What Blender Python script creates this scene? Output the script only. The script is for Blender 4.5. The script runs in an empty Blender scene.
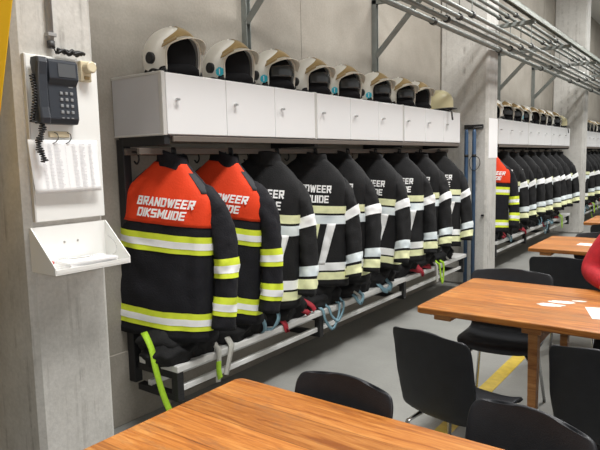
import bpy, bmesh, math, random
from mathutils import Vector, Matrix, noise
R = math.radians
PI = math.pi
sin, cos = math.sin, math.cos
scn = bpy.context.scene
C = scn.collection

# ------------------------------------------------------------------ materials
def nm(name):
    m = bpy.data.materials.new(name); m.use_nodes = True
    nt = m.node_tree; b = nt.nodes['Principled BSDF']
    return m, nt, b
def plain(name, col, rough=.5, metal=0, spec=.5, var=0.0, scale=8, bump=0, bscale=60):
    m, nt, b = nm(name)
    b.inputs['Roughness'].default_value = rough; b.inputs['Metallic'].default_value = metal
    b.inputs['Specular IOR Level'].default_value = spec
    tc = nt.nodes.new('ShaderNodeTexCoord')
    n = nt.nodes.new('ShaderNodeTexNoise'); n.inputs['Scale'].default_value = scale; n.inputs['Detail'].default_value = 4
    nt.links.new(tc.outputs['Object'], n.inputs['Vector'])
    cr = nt.nodes.new('ShaderNodeValToRGB')
    cr.color_ramp.elements[0].position = .3; cr.color_ramp.elements[1].position = .7
    cr.color_ramp.elements[0].color = [c*(1-var) for c in col]+[1]
    cr.color_ramp.elements[1].color = [min(1, c*(1+var)) for c in col]+[1]
    nt.links.new(n.outputs['Fac'], cr.inputs['Fac']); nt.links.new(cr.outputs['Color'], b.inputs['Base Color'])
    if bump:
        n2 = nt.nodes.new('ShaderNodeTexNoise'); n2.inputs['Scale'].default_value = bscale
        nt.links.new(tc.outputs['Object'], n2.inputs['Vector'])
        bp = nt.nodes.new('ShaderNodeBump'); bp.inputs['Strength'].default_value = bump; bp.inputs['Distance'].default_value = .01
        nt.links.new(n2.outputs['Fac'], bp.inputs['Height']); nt.links.new(bp.outputs['Normal'], b.inputs['Normal'])
    return m
def concrete(name, a, c, streak=0.0, sc=2.2, rough=.85, spot=0.5):
    """two-tone mottled concrete, optionally with vertical run-off streaks"""
    m, nt, b = nm(name); b.inputs['Roughness'].default_value = rough
    L = nt.links.new
    tc = nt.nodes.new('ShaderNodeTexCoord')
    n = nt.nodes.new('ShaderNodeTexNoise'); n.inputs['Scale'].default_value = sc; n.inputs['Detail'].default_value = 8; n.inputs['Roughness'].default_value = .62
    L(tc.outputs['Object'], n.inputs['Vector'])
    cr = nt.nodes.new('ShaderNodeValToRGB'); cr.color_ramp.elements[0].position = .32; cr.color_ramp.elements[1].position = .68
    cr.color_ramp.elements[0].color = a+(1,); cr.color_ramp.elements[1].color = c+(1,)
    L(n.outputs['Fac'], cr.inputs['Fac'])
    # fine speckle
    f = nt.nodes.new('ShaderNodeTexNoise'); f.inputs['Scale'].default_value = 70; f.inputs['Detail'].default_value = 3
    L(tc.outputs['Object'], f.inputs['Vector'])
    fr = nt.nodes.new('ShaderNodeMapRange'); fr.inputs['From Min'].default_value = .3; fr.inputs['From Max'].default_value = .7
    fr.inputs['To Min'].default_value = 1-.16*spot; fr.inputs['To Max'].default_value = 1+.1*spot
    L(f.outputs['Fac'], fr.inputs['Value'])
    mx = nt.nodes.new('ShaderNodeMix'); mx.data_type = 'RGBA'; mx.blend_type = 'MULTIPLY'; mx.inputs['Factor'].default_value = 1
    L(cr.outputs['Color'], mx.inputs['A']); L(fr.outputs['Result'], mx.inputs['B'])
    last = mx.outputs['Result']
    if streak:
        mp = nt.nodes.new('ShaderNodeMapping'); mp.inputs['Scale'].default_value = (22, 22, .5)
        L(tc.outputs['Object'], mp.inputs['Vector'])
        s = nt.nodes.new('ShaderNodeTexNoise'); s.inputs['Scale'].default_value = 1; s.inputs['Detail'].default_value = 5; s.inputs['Roughness'].default_value = .7
        L(mp.outputs['Vector'], s.inputs['Vector'])
        sr = nt.nodes.new('ShaderNodeMapRange'); sr.inputs['From Min'].default_value = .52; sr.inputs['From Max'].default_value = .72
        L(s.outputs['Fac'], sr.inputs['Value'])
        # broken up in height
        k = nt.nodes.new('ShaderNodeTexNoise'); k.inputs['Scale'].default_value = 14; k.inputs['Detail'].default_value = 5
        L(tc.outputs['Object'], k.inputs['Vector'])
        kr = nt.nodes.new('ShaderNodeMapRange'); kr.inputs['From Min'].default_value = .42; kr.inputs['From Max'].default_value = .62; kr.inputs['To Max'].default_value = streak
        L(k.outputs['Fac'], kr.inputs['Value'])
        mu = nt.nodes.new('ShaderNodeMath'); mu.operation = 'MULTIPLY'; L(sr.outputs['Result'], mu.inputs[0]); L(kr.outputs['Result'], mu.inputs[1])
        m2 = nt.nodes.new('ShaderNodeMix'); m2.data_type = 'RGBA'; m2.blend_type = 'MIX'
        L(mu.outputs[0], m2.inputs['Factor']); L(last, m2.inputs['A']); m2.inputs['B'].default_value = (.10, .085, .065, 1)
        last = m2.outputs['Result']
    L(last, b.inputs['Base Color'])
    bp = nt.nodes.new('ShaderNodeBump'); bp.inputs['Strength'].default_value = .25; bp.inputs['Distance'].default_value = .004
    L(f.outputs['Fac'], bp.inputs['Height']); L(bp.outputs['Normal'], b.inputs['Normal'])
    return m
def wood(name, dark, mid, light, scratch=.55):
    """varnished boards, grain along local x"""
    m, nt, b = nm(name); b.inputs['Roughness'].default_value = .38; b.inputs['Specular IOR Level'].default_value = .35
    L = nt.links.new
    tc = nt.nodes.new('ShaderNodeTexCoord')
    mp = nt.nodes.new('ShaderNodeMapping'); mp.inputs['Scale'].default_value = (2.2, 26, 26); L(tc.outputs['Object'], mp.inputs['Vector'])
    n = nt.nodes.new('ShaderNodeTexNoise'); n.inputs['Scale'].default_value = 1.6; n.inputs['Detail'].default_value = 8; n.inputs['Roughness'].default_value = .68; n.inputs['Distortion'].default_value = 1.1
    L(mp.outputs['Vector'], n.inputs['Vector'])
    cr = nt.nodes.new('ShaderNodeValToRGB'); e = cr.color_ramp.elements
    e[0].position = .34; e[0].color = dark+(1,); e[1].position = .68; e[1].color = light+(1,)
    x = e.new(.5); x.color = mid+(1,)
    L(n.outputs['Fac'], cr.inputs['Fac'])
    # board to board tone and joints
    sp = nt.nodes.new('ShaderNodeSeparateXYZ'); L(tc.outputs['Object'], sp.inputs[0])
    di = nt.nodes.new('ShaderNodeMath'); di.operation = 'MULTIPLY'; di.inputs[1].default_value = 1/.135; L(sp.outputs['Y'], di.inputs[0])
    fl = nt.nodes.new('ShaderNodeMath'); fl.operation = 'FLOOR'; L(di.outputs[0], fl.inputs[0])
    wn = nt.nodes.new('ShaderNodeTexWhiteNoise'); wn.noise_dimensions = '1D'; L(fl.outputs[0], wn.inputs['W'])
    br = nt.nodes.new('ShaderNodeMapRange'); br.inputs['To Min'].default_value = .82; br.inputs['To Max'].default_value = 1.12; L(wn.outputs['Value'], br.inputs['Value'])
    fa = nt.nodes.new('ShaderNodeMath'); fa.operation = 'FRACT'; L(di.outputs[0], fa.inputs[0])
    jt = nt.nodes.new('ShaderNodeMath'); jt.operation = 'GREATER_THAN'; jt.inputs[1].default_value = .025; L(fa.outputs[0], jt.inputs[0])
    jr = nt.nodes.new('ShaderNodeMapRange'); jr.inputs['To Min'].default_value = .62; L(jt.outputs[0], jr.inputs['Value'])
    mm = nt.nodes.new('ShaderNodeMath'); mm.operation = 'MULTIPLY'; L(br.outputs['Result'], mm.inputs[0]); L(jr.outputs['Result'], mm.inputs[1])
    mx = nt.nodes.new('ShaderNodeMix'); mx.data_type = 'RGBA'; mx.blend_type = 'MULTIPLY'; mx.inputs['Factor'].default_value = 1
    L(cr.outputs['Color'], mx.inputs['A']); L(mm.outputs[0], mx.inputs['B'])
    # dark wear patches
    w = nt.nodes.new('ShaderNodeMapping'); w.inputs['Scale'].default_value = (2.2, 7, 7); L(tc.outputs['Object'], w.inputs['Vector'])
    w1 = nt.nodes.new('ShaderNodeTexNoise'); w1.inputs['Scale'].default_value = 2.4; w1.inputs['Detail'].default_value = 7; w1.inputs['Roughness'].default_value = .75; L(w.outputs['Vector'], w1.inputs['Vector'])
    wr = nt.nodes.new('ShaderNodeMapRange'); wr.inputs['From Min'].default_value = .52; wr.inputs['From Max'].default_value = .70; wr.inputs['To Max'].default_value = scratch
    L(w1.outputs['Fac'], wr.inputs['Value'])
    m2 = nt.nodes.new('ShaderNodeMix'); m2.data_type = 'RGBA'; L(wr.outputs['Result'], m2.inputs['Factor']); L(mx.outputs['Result'], m2.inputs['A']); m2.inputs['B'].default_value = (.17, .10, .06, 1)
    L(m2.outputs['Result'], b.inputs['Base Color'])
    bp = nt.nodes.new('ShaderNodeBump'); bp.inputs['Strength'].default_value = .15; bp.inputs['Distance'].default_value = .003
    L(n.outputs['Fac'], bp.inputs['Height']); L(bp.outputs['Normal'], b.inputs['Normal'])
    return m

M = {}
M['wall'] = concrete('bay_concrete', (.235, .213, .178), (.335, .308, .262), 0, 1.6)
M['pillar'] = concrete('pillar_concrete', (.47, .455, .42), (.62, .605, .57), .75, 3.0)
M['floor'] = concrete('floor_concrete', (.24, .24, .225), (.32, .32, .30), 0, 1.2, .42, .25)
M['ceiling'] = plain('ceiling_paint', (.6, .59, .56), .9)
M['locker'] = plain('white_laminate', (.80, .80, .80), .35, var=.01, scale=2)
M['locker_end'] = plain('grey_laminate', (.52, .52, .53), .45, var=.02, scale=3)
M['alu'] = plain('pale_aluminium', (.62, .61, .58), .4, .25)
M['steel'] = plain('steel', (.55, .55, .54), .28, .9)
M['chrome'] = plain('chrome_tube', (.6, .6, .6), .2, 1)
M['black_metal'] = plain('black_painted_steel', (.012, .012, .013), .5)
M['beige_strip'] = plain('beige_painted_strip', (.135, .112, .094), .6)
M['galv'] = plain('galvanised_steel', (.27, .285, .27), .5, .55, var=.12, scale=10)
M['galv_dark'] = plain('dull_galvanised_steel', (.22, .235, .22), .5, .45, var=.15, scale=12)
M['pale_beam'] = plain('pale_grey_beam', (.30, .32, .285), .5, .3, var=.08, scale=5)
M['dark_clamp'] = plain('dark_clamp', (.05, .05, .05), .5, .3)
M['cloth'] = plain('dark_navy_cloth', (.010, .010, .0135), .8, spec=.3, var=.25, scale=14, bump=.3, bscale=120)
M['cloth_b'] = plain('black_cloth', (.0125, .0125, .0133), .8, spec=.3, var=.25, scale=14, bump=.3, bscale=120)
M['lining'] = plain('black_lining', (.008, .008, .009), .9, spec=.2)
M['pad'] = plain('charcoal_pad', (.045, .047, .052), .8, spec=.3, var=.1)
M['red'] = plain('fire_red_cloth', (.78, .055, .012), .75, spec=.3, var=.06, scale=8, bump=.2, bscale=90)
M['yellow'] = plain('hi_vis_yellow', (.74, .86, .045), .55, var=.07, scale=20)
M['pale_yellow'] = plain('faded_yellow', (.86, .88, .52), .55, var=.12, scale=16)
M['refl'] = plain('silver_reflective', (.94, .95, .95), .5, spec=.6, var=.05, scale=14)
M['refl_b'] = plain('bluish_reflective', (.80, .90, .95), .5, spec=.6, var=.16, scale=9)
M['letter'] = plain('white_lettering', (.95, .95, .94), .6)
M['lime'] = plain('lime_webbing', (.40, .68, .03), .65, var=.1, scale=60)
M['grey_web'] = plain('grey_webbing', (.55, .54, .49), .7, var=.08, scale=60)
M['blue_web'] = plain('blue_grey_webbing', (.19, .33, .40), .7, var=.15, scale=50)
M['red_web'] = plain('red_webbing', (.38, .02, .035), .7, var=.15, scale=50)
M['helmet'] = plain('cream_white_shell', (.86, .84, .77), .3, var=.03)
M['helmet_y'] = plain('pale_gold_shell', (.66, .60, .36), .32, var=.05)
M['gold'] = plain('tan_gold_plate', (.36, .25, .105), .32, .25, var=.12, scale=12)
M['peak'] = plain('pale_peak', (.74, .70, .60), .3)
M['black'] = plain('black_plastic', (.012, .012, .013), .5)
M['visor'] = plain('smoked_visor', (.03, .033, .034), .1, spec=.8)
M['cyan'] = plain('cyan_sticker', (.04, .60, .78), .45)
M['shelf'] = plain('white_enamel', (.83, .83, .80), .4)
M['board'] = plain('white_board', (.80, .80, .77), .45, var=.015, scale=2)
M['paper'] = plain('paper', (.88, .88, .88), .8)
M['ink'] = plain('grey_print', (.62, .62, .64), .9)
M['phone'] = plain('slate_plastic', (.028, .033, .042), .38, var=.08)
M['phone_disp'] = plain('grey_display_window', (.085, .09, .095), .3)
M['key'] = plain('grey_keys', (.24, .25, .26), .5)
M['ivory'] = plain('ivory_plastic', (.66, .58, .40), .4)
M['conduit'] = plain('grey_conduit', (.30, .30, .30), .5)
M['chair'] = plain('black_shell_plastic', (.016, .0175, .021), .5, spec=.32, var=.12, scale=25, bump=.12, bscale=260)
M['wood'] = wood('orange_varnished_oak', (.29, .085, .014), (.47, .17, .034), (.60, .265, .07))
M['wood_leg'] = wood('brown_oak', (.20, .08, .028), (.33, .15, .05), (.42, .21, .08), .1)
M['blue'] = plain('blue_paint', (.045, .095, .18), .5, var=.2, scale=12)
M['yellow_paint'] = plain('yellow_paint', (.80, .48, .01), .4, var=.04)
M['line_yellow'] = plain('floor_line_yellow', (.52, .37, .04), .6, var=.15, scale=20)
M['slat'] = plain('pale_grey_slat', (.74, .74, .72), .4, var=.02)
M['sweater'] = plain('red_knit', (.42, .012, .02), .85, var=.15, scale=30, bump=.3, bscale=200)
M['skin'] = plain('skin', (.55, .34, .25), .55, var=.05)
M['hair'] = plain('brown_hair', (.05, .03, .02), .6)
M['eye'] = plain('eye', (.05, .04, .04), .2)
M['patch'] = plain('white_patch', (.78, .76, .70), .5, var=.1, scale=40)
M['red_plastic'] = plain('red_plastic', (.5, .02, .02), .4)

# ------------------------------------------------------------------ mesh helpers
class MB:
    def __init__(s): s.v = []; s.f = []
    def add(s, vs, fs):
        o = len(s.v); s.v += [tuple(v) for v in vs]; s.f += [tuple(i+o for i in f) for f in fs]; return s
    def box(s, x0, x1, y0, y1, z0, z1):
        return s.add([(x0,y0,z0),(x1,y0,z0),(x1,y1,z0),(x0,y1,z0),(x0,y0,z1),(x1,y0,z1),(x1,y1,z1),(x0,y1,z1)],
                     [(0,3,2,1),(4,5,6,7),(0,1,5,4),(1,2,6,5),(2,3,7,6),(3,0,4,7)])
    def loft(s, rings, caps=(True, True), closed=True):
        n = len(rings[0]); vs = [p for r in rings for p in r]; fs = []
        for i in range(len(rings)-1):
            for j in range(n if closed else n-1):
                k = (j+1) % n
                fs.append((i*n+j, i*n+k, (i+1)*n+k, (i+1)*n+j))
        if closed and caps[0]: fs.append(tuple(range(n-1, -1, -1)))
        if closed and caps[1]: fs.append(tuple((len(rings)-1)*n+j for j in range(n)))
        return s.add(vs, fs)
    def tube(s, pts, r, seg=10, caps=True, flat=1.0):
        pts = [Vector(p) for p in pts]; rings = []; up = None
        for i, p in enumerate(pts):
            t = (pts[min(i+1, len(pts)-1)]-pts[max(i-1, 0)]).normalized()
            if up is None:
                up = Vector((0,0,1)) if abs(t.z) < .9 else Vector((1,0,0))
            a = t.cross(up)
            if a.length < 1e-5: a = t.orthogonal()
            a.normalize(); b = a.cross(t).normalized(); up = b
            rr = r[i] if isinstance(r, (list, tuple)) else r
            rings.append([p+a*rr*cos(2*PI*k/seg)+b*rr*flat*sin(2*PI*k/seg) for k in range(seg)])
        return s.loft(rings, (caps, caps))
    def grid(s, fn, us, vs, flip=False):
        o = [fn(u, v) for u in us for v in vs]; n = len(vs); fs = []
        for i in range(len(us)-1):
            for j in range(n-1):
                q = (i*n+j, (i+1)*n+j, (i+1)*n+j+1, i*n+j+1)
                fs.append(q[::-1] if flip else q)
        return s.add(o, fs)
    def prism(s, poly, z0, z1):
        n = len(poly); vs = [(x,y,z0) for x, y in poly]+[(x,y,z1) for x, y in poly]
        return s.add(vs, [tuple(range(n-1,-1,-1)), tuple(range(n, 2*n))]+[(i,(i+1)%n,n+(i+1)%n,n+i) for i in range(n)])
    def xf(s, mat):
        s.v = [tuple(mat @ Vector(v)) for v in s.v]; return s
    def build(s, name, m, parent=None, smooth=False, bevel=0, sub=0, solid=0, seg=2):
        me = bpy.data.meshes.new(name); me.from_pydata(s.v, [], s.f); me.validate(); me.update()
        bm = bmesh.new(); bm.from_mesh(me); bmesh.ops.recalc_face_normals(bm, faces=bm.faces); bm.to_mesh(me); bm.free()
        me.materials.append(m)
        if smooth: me.polygons.foreach_set('use_smooth', [True]*len(me.polygons))
        o = bpy.data.objects.new(name, me); C.objects.link(o)
        if parent: o.parent = parent
        if solid:
            d = o.modifiers.new('solid', 'SOLIDIFY'); d.thickness = solid; d.offset = -1
        if bevel:
            d = o.modifiers.new('bevel', 'BEVEL'); d.width = bevel; d.segments = seg; d.limit_method = 'ANGLE'
        if sub:
            d = o.modifiers.new('sub', 'SUBSURF'); d.levels = sub; d.render_levels = sub
        return o
def lin(a, b, n): return [a+(b-a)*i/n for i in range(n+1)]
def interp(t, tab):
    if t >= tab[0][0] and tab[0][0] > tab[-1][0]: pass
    asc = tab[0][0] < tab[-1][0]
    T = tab if asc else tab[::-1]
    if t <= T[0][0]: return T[0][1]
    for (a, va), (b, vb) in zip(T, T[1:]):
        if t <= b:
            k = (t-a)/(b-a); k = k*k*(3-2*k)*.35+k*.65
            return va+(vb-va)*k
    return T[-1][1]
def catmull(pts, n=8):
    P = [Vector(p) for p in pts]; P = [P[0]*2-P[1]]+P+[P[-1]*2-P[-2]]; out = []
    for i in range(1, len(P)-2):
        for k in range(n):
            t = k/n; a, b, c, d = P[i-1:i+3]
            out.append(.5*((2*b)+(c-a)*t+(2*a-5*b+4*c-d)*t*t+(3*b-a-3*c+d)*t**3))
    out.append(P[-2]); return out
def ribbon(pts, w, side=None, th=.003, n=8):
    """webbing strap along a smooth path; side = direction of its width"""
    P = catmull(pts, n); m = MB(); rings = []
    for i, p in enumerate(P):
        t = (P[min(i+1, len(P)-1)]-P[max(i-1, 0)]).normalized()
        sd = Vector(side) if side else t.cross(Vector((1,0,0)))
        sd = (sd-t*sd.dot(t)).normalized(); nn = t.cross(sd)
        rings.append([p+sd*w/2+nn*th, p-sd*w/2+nn*th, p-sd*w/2-nn*th, p+sd*w/2-nn*th])
    return m.loft(rings)

def thing(name, label, cat, loc=(0,0,0), rz=0, group=None):
    o = bpy.data.objects.new(name, None); C.objects.link(o); o.empty_display_size = .1
    o.location = loc; o.rotation_euler = (0, 0, rz)
    o['label'] = label; o['category'] = cat
    if group: o['group'] = group
    return o
def tag(o, label, cat, group=None):
    o['label'] = label; o['category'] = cat
    if group: o['group'] = group
    return o
def struct(o): o['kind'] = 'structure'; return o
def copy_tree(o, parent=None):
    c = o.copy(); C.objects.link(c)
    if parent: c.parent = parent
    for ch in list(o.children): copy_tree(ch, c)
    return c
ORD = ['first', 'second', 'third', 'fourth', 'fifth', 'sixth', 'seventh', 'eighth', 'ninth']

# ------------------------------------------------------------------ room layout (metres; wall along y at x=0, camera looks along +y / -x)
PITCH = 5.253            # bay to bay
PX = .55                 # pillars stand out this far from the wall
PY = [1.151, 6.405, 11.658, 16.911]; PW = .346
Y0 = 1.971; UNIT = 1.3334; DOOR = UNIT/3; LZ = 1.6086; LH = .3135; LX = .41
ROOF = 4.6

struct(MB().box(-.2, 9, -3, 20, -.1, 0).build('floor', M['floor']))
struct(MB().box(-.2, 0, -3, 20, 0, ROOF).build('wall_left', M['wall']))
struct(MB().box(-.2, 9, -3.2, -3, 0, ROOF).build('wall_back_added', M['wall']))  # unseen wall added behind the camera to dim light on camera-facing sides
struct(MB().box(0, 9, 20, 20.2, 0, ROOF).build('wall_far', M['wall']))
struct(MB().box(-.2, 9, -3.2, 20.2, ROOF, ROOF+.1).build('ceiling', M['ceiling']))
for i, y in enumerate(PY):
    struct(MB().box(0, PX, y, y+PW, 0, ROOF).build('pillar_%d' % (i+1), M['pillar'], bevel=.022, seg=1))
for i in range(3):
    y = PY[i]+PW
    struct(MB().box(0, .012, y, PY[i+1], 0, .417).build('trim_%d' % (i+1), M['wall'], bevel=.004, seg=1))
for k, (y, zz) in enumerate([(3.72, .45), (10.9, .45)]):
    struct(MB().box(0, .0015, y, y+.006, zz, ROOF).build('trim_%d' % (4+k), plain('joint_filler', (.2,.18,.15), .9)))
tag(MB().box(1.485, 1.575, -2.5, 19, 0, .0025).build('floor_marking', M['line_yellow']), 'yellow line painted on the grey floor under the tables', 'floor line')

# ------------------------------------------------------------------ wardrobe racks, benches, lockers
BAYS = ['near', 'middle', 'far']
def make_rack():
    t = thing('coat_rack', 'x', 'coat rack', (0, Y0, 0))
    L = 3*UNIT
    for y in (0.005, UNIT, 2*UNIT, L-.05):
        MB().box(.008, .066, y, y+.05, .24, LZ-.012).build('post', M['black_metal'], t, bevel=.004)
    for y in (0.005, UNIT, 2*UNIT, L-.05):
        MB().box(.03, LX-.012, y+.002, y+.04, LZ-.05, LZ-.001).build('bracket_arm', M['black_metal'], t, bevel=.003)
    MB().box(LX-.022, LX-.004, .06, L-.01, LZ-.034, LZ-.004).build('front_rail', M['beige_strip'], t, bevel=.003)
    MB().box(.262, .284, -.06, L-.01, 1.512, 1.546).build('hook_rail', M['beige_strip'], t, bevel=.003)
    MB().box(.066, .082, .01, L-.01, 1.512, 1.55).build('hook_rail', M['beige_strip'], t, bevel=.003)
    for k in range(9):
        y = DOOR*(k+.5)-.06
        m = MB(); m.tube(catmull([(.285, y, 1.545), (.302, y, 1.54), (.305, y, 1.505), (.30, y, 1.478), (.275, y, 1.470), (.262, y, 1.49)], 5), .0045, 8)
        m.box(.283, .29, y-.012, y+.012, 1.51, 1.55)
        m.build('coat_hook', M['black_metal'], t, smooth=True)
        for dy in (-.11, .11):
            m = MB(); m.tube(catmull([(.082, y+dy, 1.53), (.12, y+dy, 1.525), (.135, y+dy, 1.49), (.115, y+dy, 1.465), (.095, y+dy, 1.48)], 4), .005, 6)
            m.build('back_hook', M['black_metal'], t, smooth=True)
    return t
def make_bench():
    t = thing('changing_bench', 'x', 'bench', (0, Y0, 0)); L = 4.24
    MB().box(.262, .404, .02, L, .357, .395).build('seat_slat', M['slat'], t, bevel=.006)
    MB().box(.085, .225, .02, L, .357, .395).build('seat_slat', M['slat'], t, bevel=.006)
    MB().box(.345, .375, .03, L-.05, .236, .268).build('lower_rail', M['slat'], t, bevel=.004)
    MB().box(.14, .17, .03, L-.05, .236, .268).build('lower_rail', M['slat'], t, bevel=.004)
    for y in (.02, 1.36, 2.7, L-.09):
        m = MB()
        m.box(.066, .398, y, y+.045, .318, .357); m.build('cross_arm', M['black_metal'], t, bevel=.003)
        MB().box(.066, .398, y, y+.045, .198, .236).build('cross_arm', M['black_metal'], t, bevel=.003)
        MB().box(.35, .398, y, y+.045, .236, .318).build('strut', M['black_metal'], t, bevel=.003)
    return t
def make_locker(first):
    t = thing('locker_unit', 'x', 'locker', (0, 0, 0)); e = .022
    MB().box(.004, LX-.02, 0, UNIT-.001, 0, LH).build('body', M['locker_end'] if first else M['locker'], t, bevel=.004)
    f = MB(); f.box(LX-.03, LX-.002, -.002, .022, -.002, LH+.002); f.box(.004, LX-.005, -.003, .004, LH-.012, LH+.003); f.box(.004, LX-.005, -.003, .004, -.003, .008)
    f.build('edge_profile', M['alu'], t, bevel=.006)
    for k in range(3):
        y0 = .024+k*(UNIT-.03)/3 if k == 0 else .024+k*(UNIT-.026)/3
        y1 = .024+(k+1)*(UNIT-.026)/3-.004
        d = MB().box(LX-.019, LX, y0, y1, .003, LH-.003).build('door', M['locker'], t, bevel=.003)
        m = MB(); m.tube([(LX, y0+.065, LH*.57), (LX+.012, y0+.065, LH*.57)], .008, 12); m.tube([(LX+.01, y0+.065, LH*.57), (LX+.02, y0+.067, LH*.57)], .006, 10)
        m.box(LX+.018, LX+.026, y0+.045, y0+.069, LH*.57-.006, LH*.57+.004)
        m.build('lock', M['steel'], d)
    return t
rack = make_rack(); bench = make_bench(); lk = [make_locker(True), make_locker(False)]
for b in range(3):
    r = rack if b == 0 else copy_tree(rack); r.location = (0, Y0+b*PITCH, 0)
    r['label'] = 'black steel coat rack under the lockers in the %s bay' % BAYS[b]; r['group'] = 'coat racks'
    q = bench if b == 0 else copy_tree(bench); q.location = (0, Y0+b*PITCH, 0)
    q['label'] = 'pale slatted bench on black brackets below jackets in the %s bay' % BAYS[b]; q['group'] = 'changing benches'
    for k in range(3 if b < 2 else 2):
        src = lk[0] if k == 0 else lk[1]
        o = src if (b == 0 and k < 2) else copy_tree(src)
        o.location = (0, Y0+b*PITCH+k*UNIT, LZ)
        o['label'] = '%s white three-door locker unit from the left in the %s bay' % (ORD[k], BAYS[b]); o['group'] = 'wall lockers'

# ------------------------------------------------------------------ fire jackets
PA = [(-.02,.066),(-.045,.092),(-.07,.115),(-.10,.145),(-.135,.182),(-.175,.220),(-.215,.248),(-.27,.262),(-.36,.268),(-.60,.274),(-.80,.288),(-1.0,.308)]
PA2 = [(-.02,.085),(-.045,.118),(-.07,.148),(-.10,.18),(-.135,.212),(-.175,.238),(-.215,.254),(-.27,.262),(-.36,.266),(-.60,.272),(-.80,.286),(-1.0,.305)]
PB = [(-.025,.05),(-.045,.056),(-.07,.064),(-.10,.074),(-.135,.086),(-.175,.096),(-.23,.106),(-.34,.114),(-.60,.116),(-.80,.124),(-1.0,.134)]
STROKES = {'B': [(0,0,0,1),(0,1,.9,1),(0,.5,.9,.5),(0,0,.9,0),(.95,.5,.95,1),(1,0,1,.5)], 'R': [(0,0,0,1),(0,1,1,1),(0,.48,1,.48),(1,.48,1,1),(.45,.48,1,0)],
 'A': [(0,0,.5,1),(1,0,.5,1),(.2,.28,.8,.28)], 'N': [(0,0,0,1),(1,0,1,1),(0,1,1,0)], 'D': [(0,0,0,1),(0,1,.85,1),(0,0,.85,0),(1,.12,1,.88),(.85,1,1,.85),(.85,0,1,.15)],
 'W': [(0,1,.25,0),(.25,0,.5,.9),(.5,.9,.75,0),(.75,0,1,1)], 'E': [(0,0,0,1),(0,1,1,1),(0,.5,.9,.5),(0,0,1,0)], 'I': [(0,0,0,1)], 'K': [(0,0,0,1),(0,.45,1,1),(.2,.5,1,0)],
 'S': [(0,1,1,1),(0,.5,1,.5),(0,0,1,0),(0,.5,0,1),(1,0,1,.5)], 'M': [(0,0,0,1),(1,0,1,1),(0,1,.5,.25),(.5,.25,1,1)], 'U': [(0,0,0,1),(1,0,1,1),(0,0,1,0)]}
def block_text(txt, shear):
    """heavy square lettering as flat strokes, returned in a unit box"""
    vs, fs = [], []; x = 0; tw = .30
    for k, ch in enumerate(txt):
        w = {'I': .001, 'W': 1.0, 'M': .9}.get(ch, .66)
        for q, (x0, y0, x1, y1) in enumerate(STROKES[ch]):
            a = Vector((x+x0*w, y0)); b = Vector((x+x1*w, y1)); d = (b-a).normalized(); n = Vector((-d.y, d.x))
            tx = tw if abs(d.y) > .5 else tw*.82
            a -= d*tx*.40; b += d*tx*.40
            o = len(vs); m_ = 4; e = .0004*q
            for i in range(m_+1):
                p = a.lerp(b, i/m_)
                for sg in (-.5, .5): c = p+n*tx*sg; vs.append((c.x+shear*c.y, c.y, e))
            fs += [(o+2*i, o+2*i+2, o+2*i+3, o+2*i+1) for i in range(m_)]
        x += w+tw+.10
    x0 = min(v[0] for v in vs); x1 = max(v[0] for v in vs); y0 = min(v[1] for v in vs); y1 = max(v[1] for v in vs)
    return [((v[0]-x0)/(x1-x0), (v[1]-y0)/(y1-y0), v[2]) for v in vs], fs
TXT = [block_text('BRANDWEER', .22), block_text('DIKSMUIDE', .22)]
TXB = [block_text('BRANDWEER', 0), block_text('DIKSMUIDE', 0)]

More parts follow.
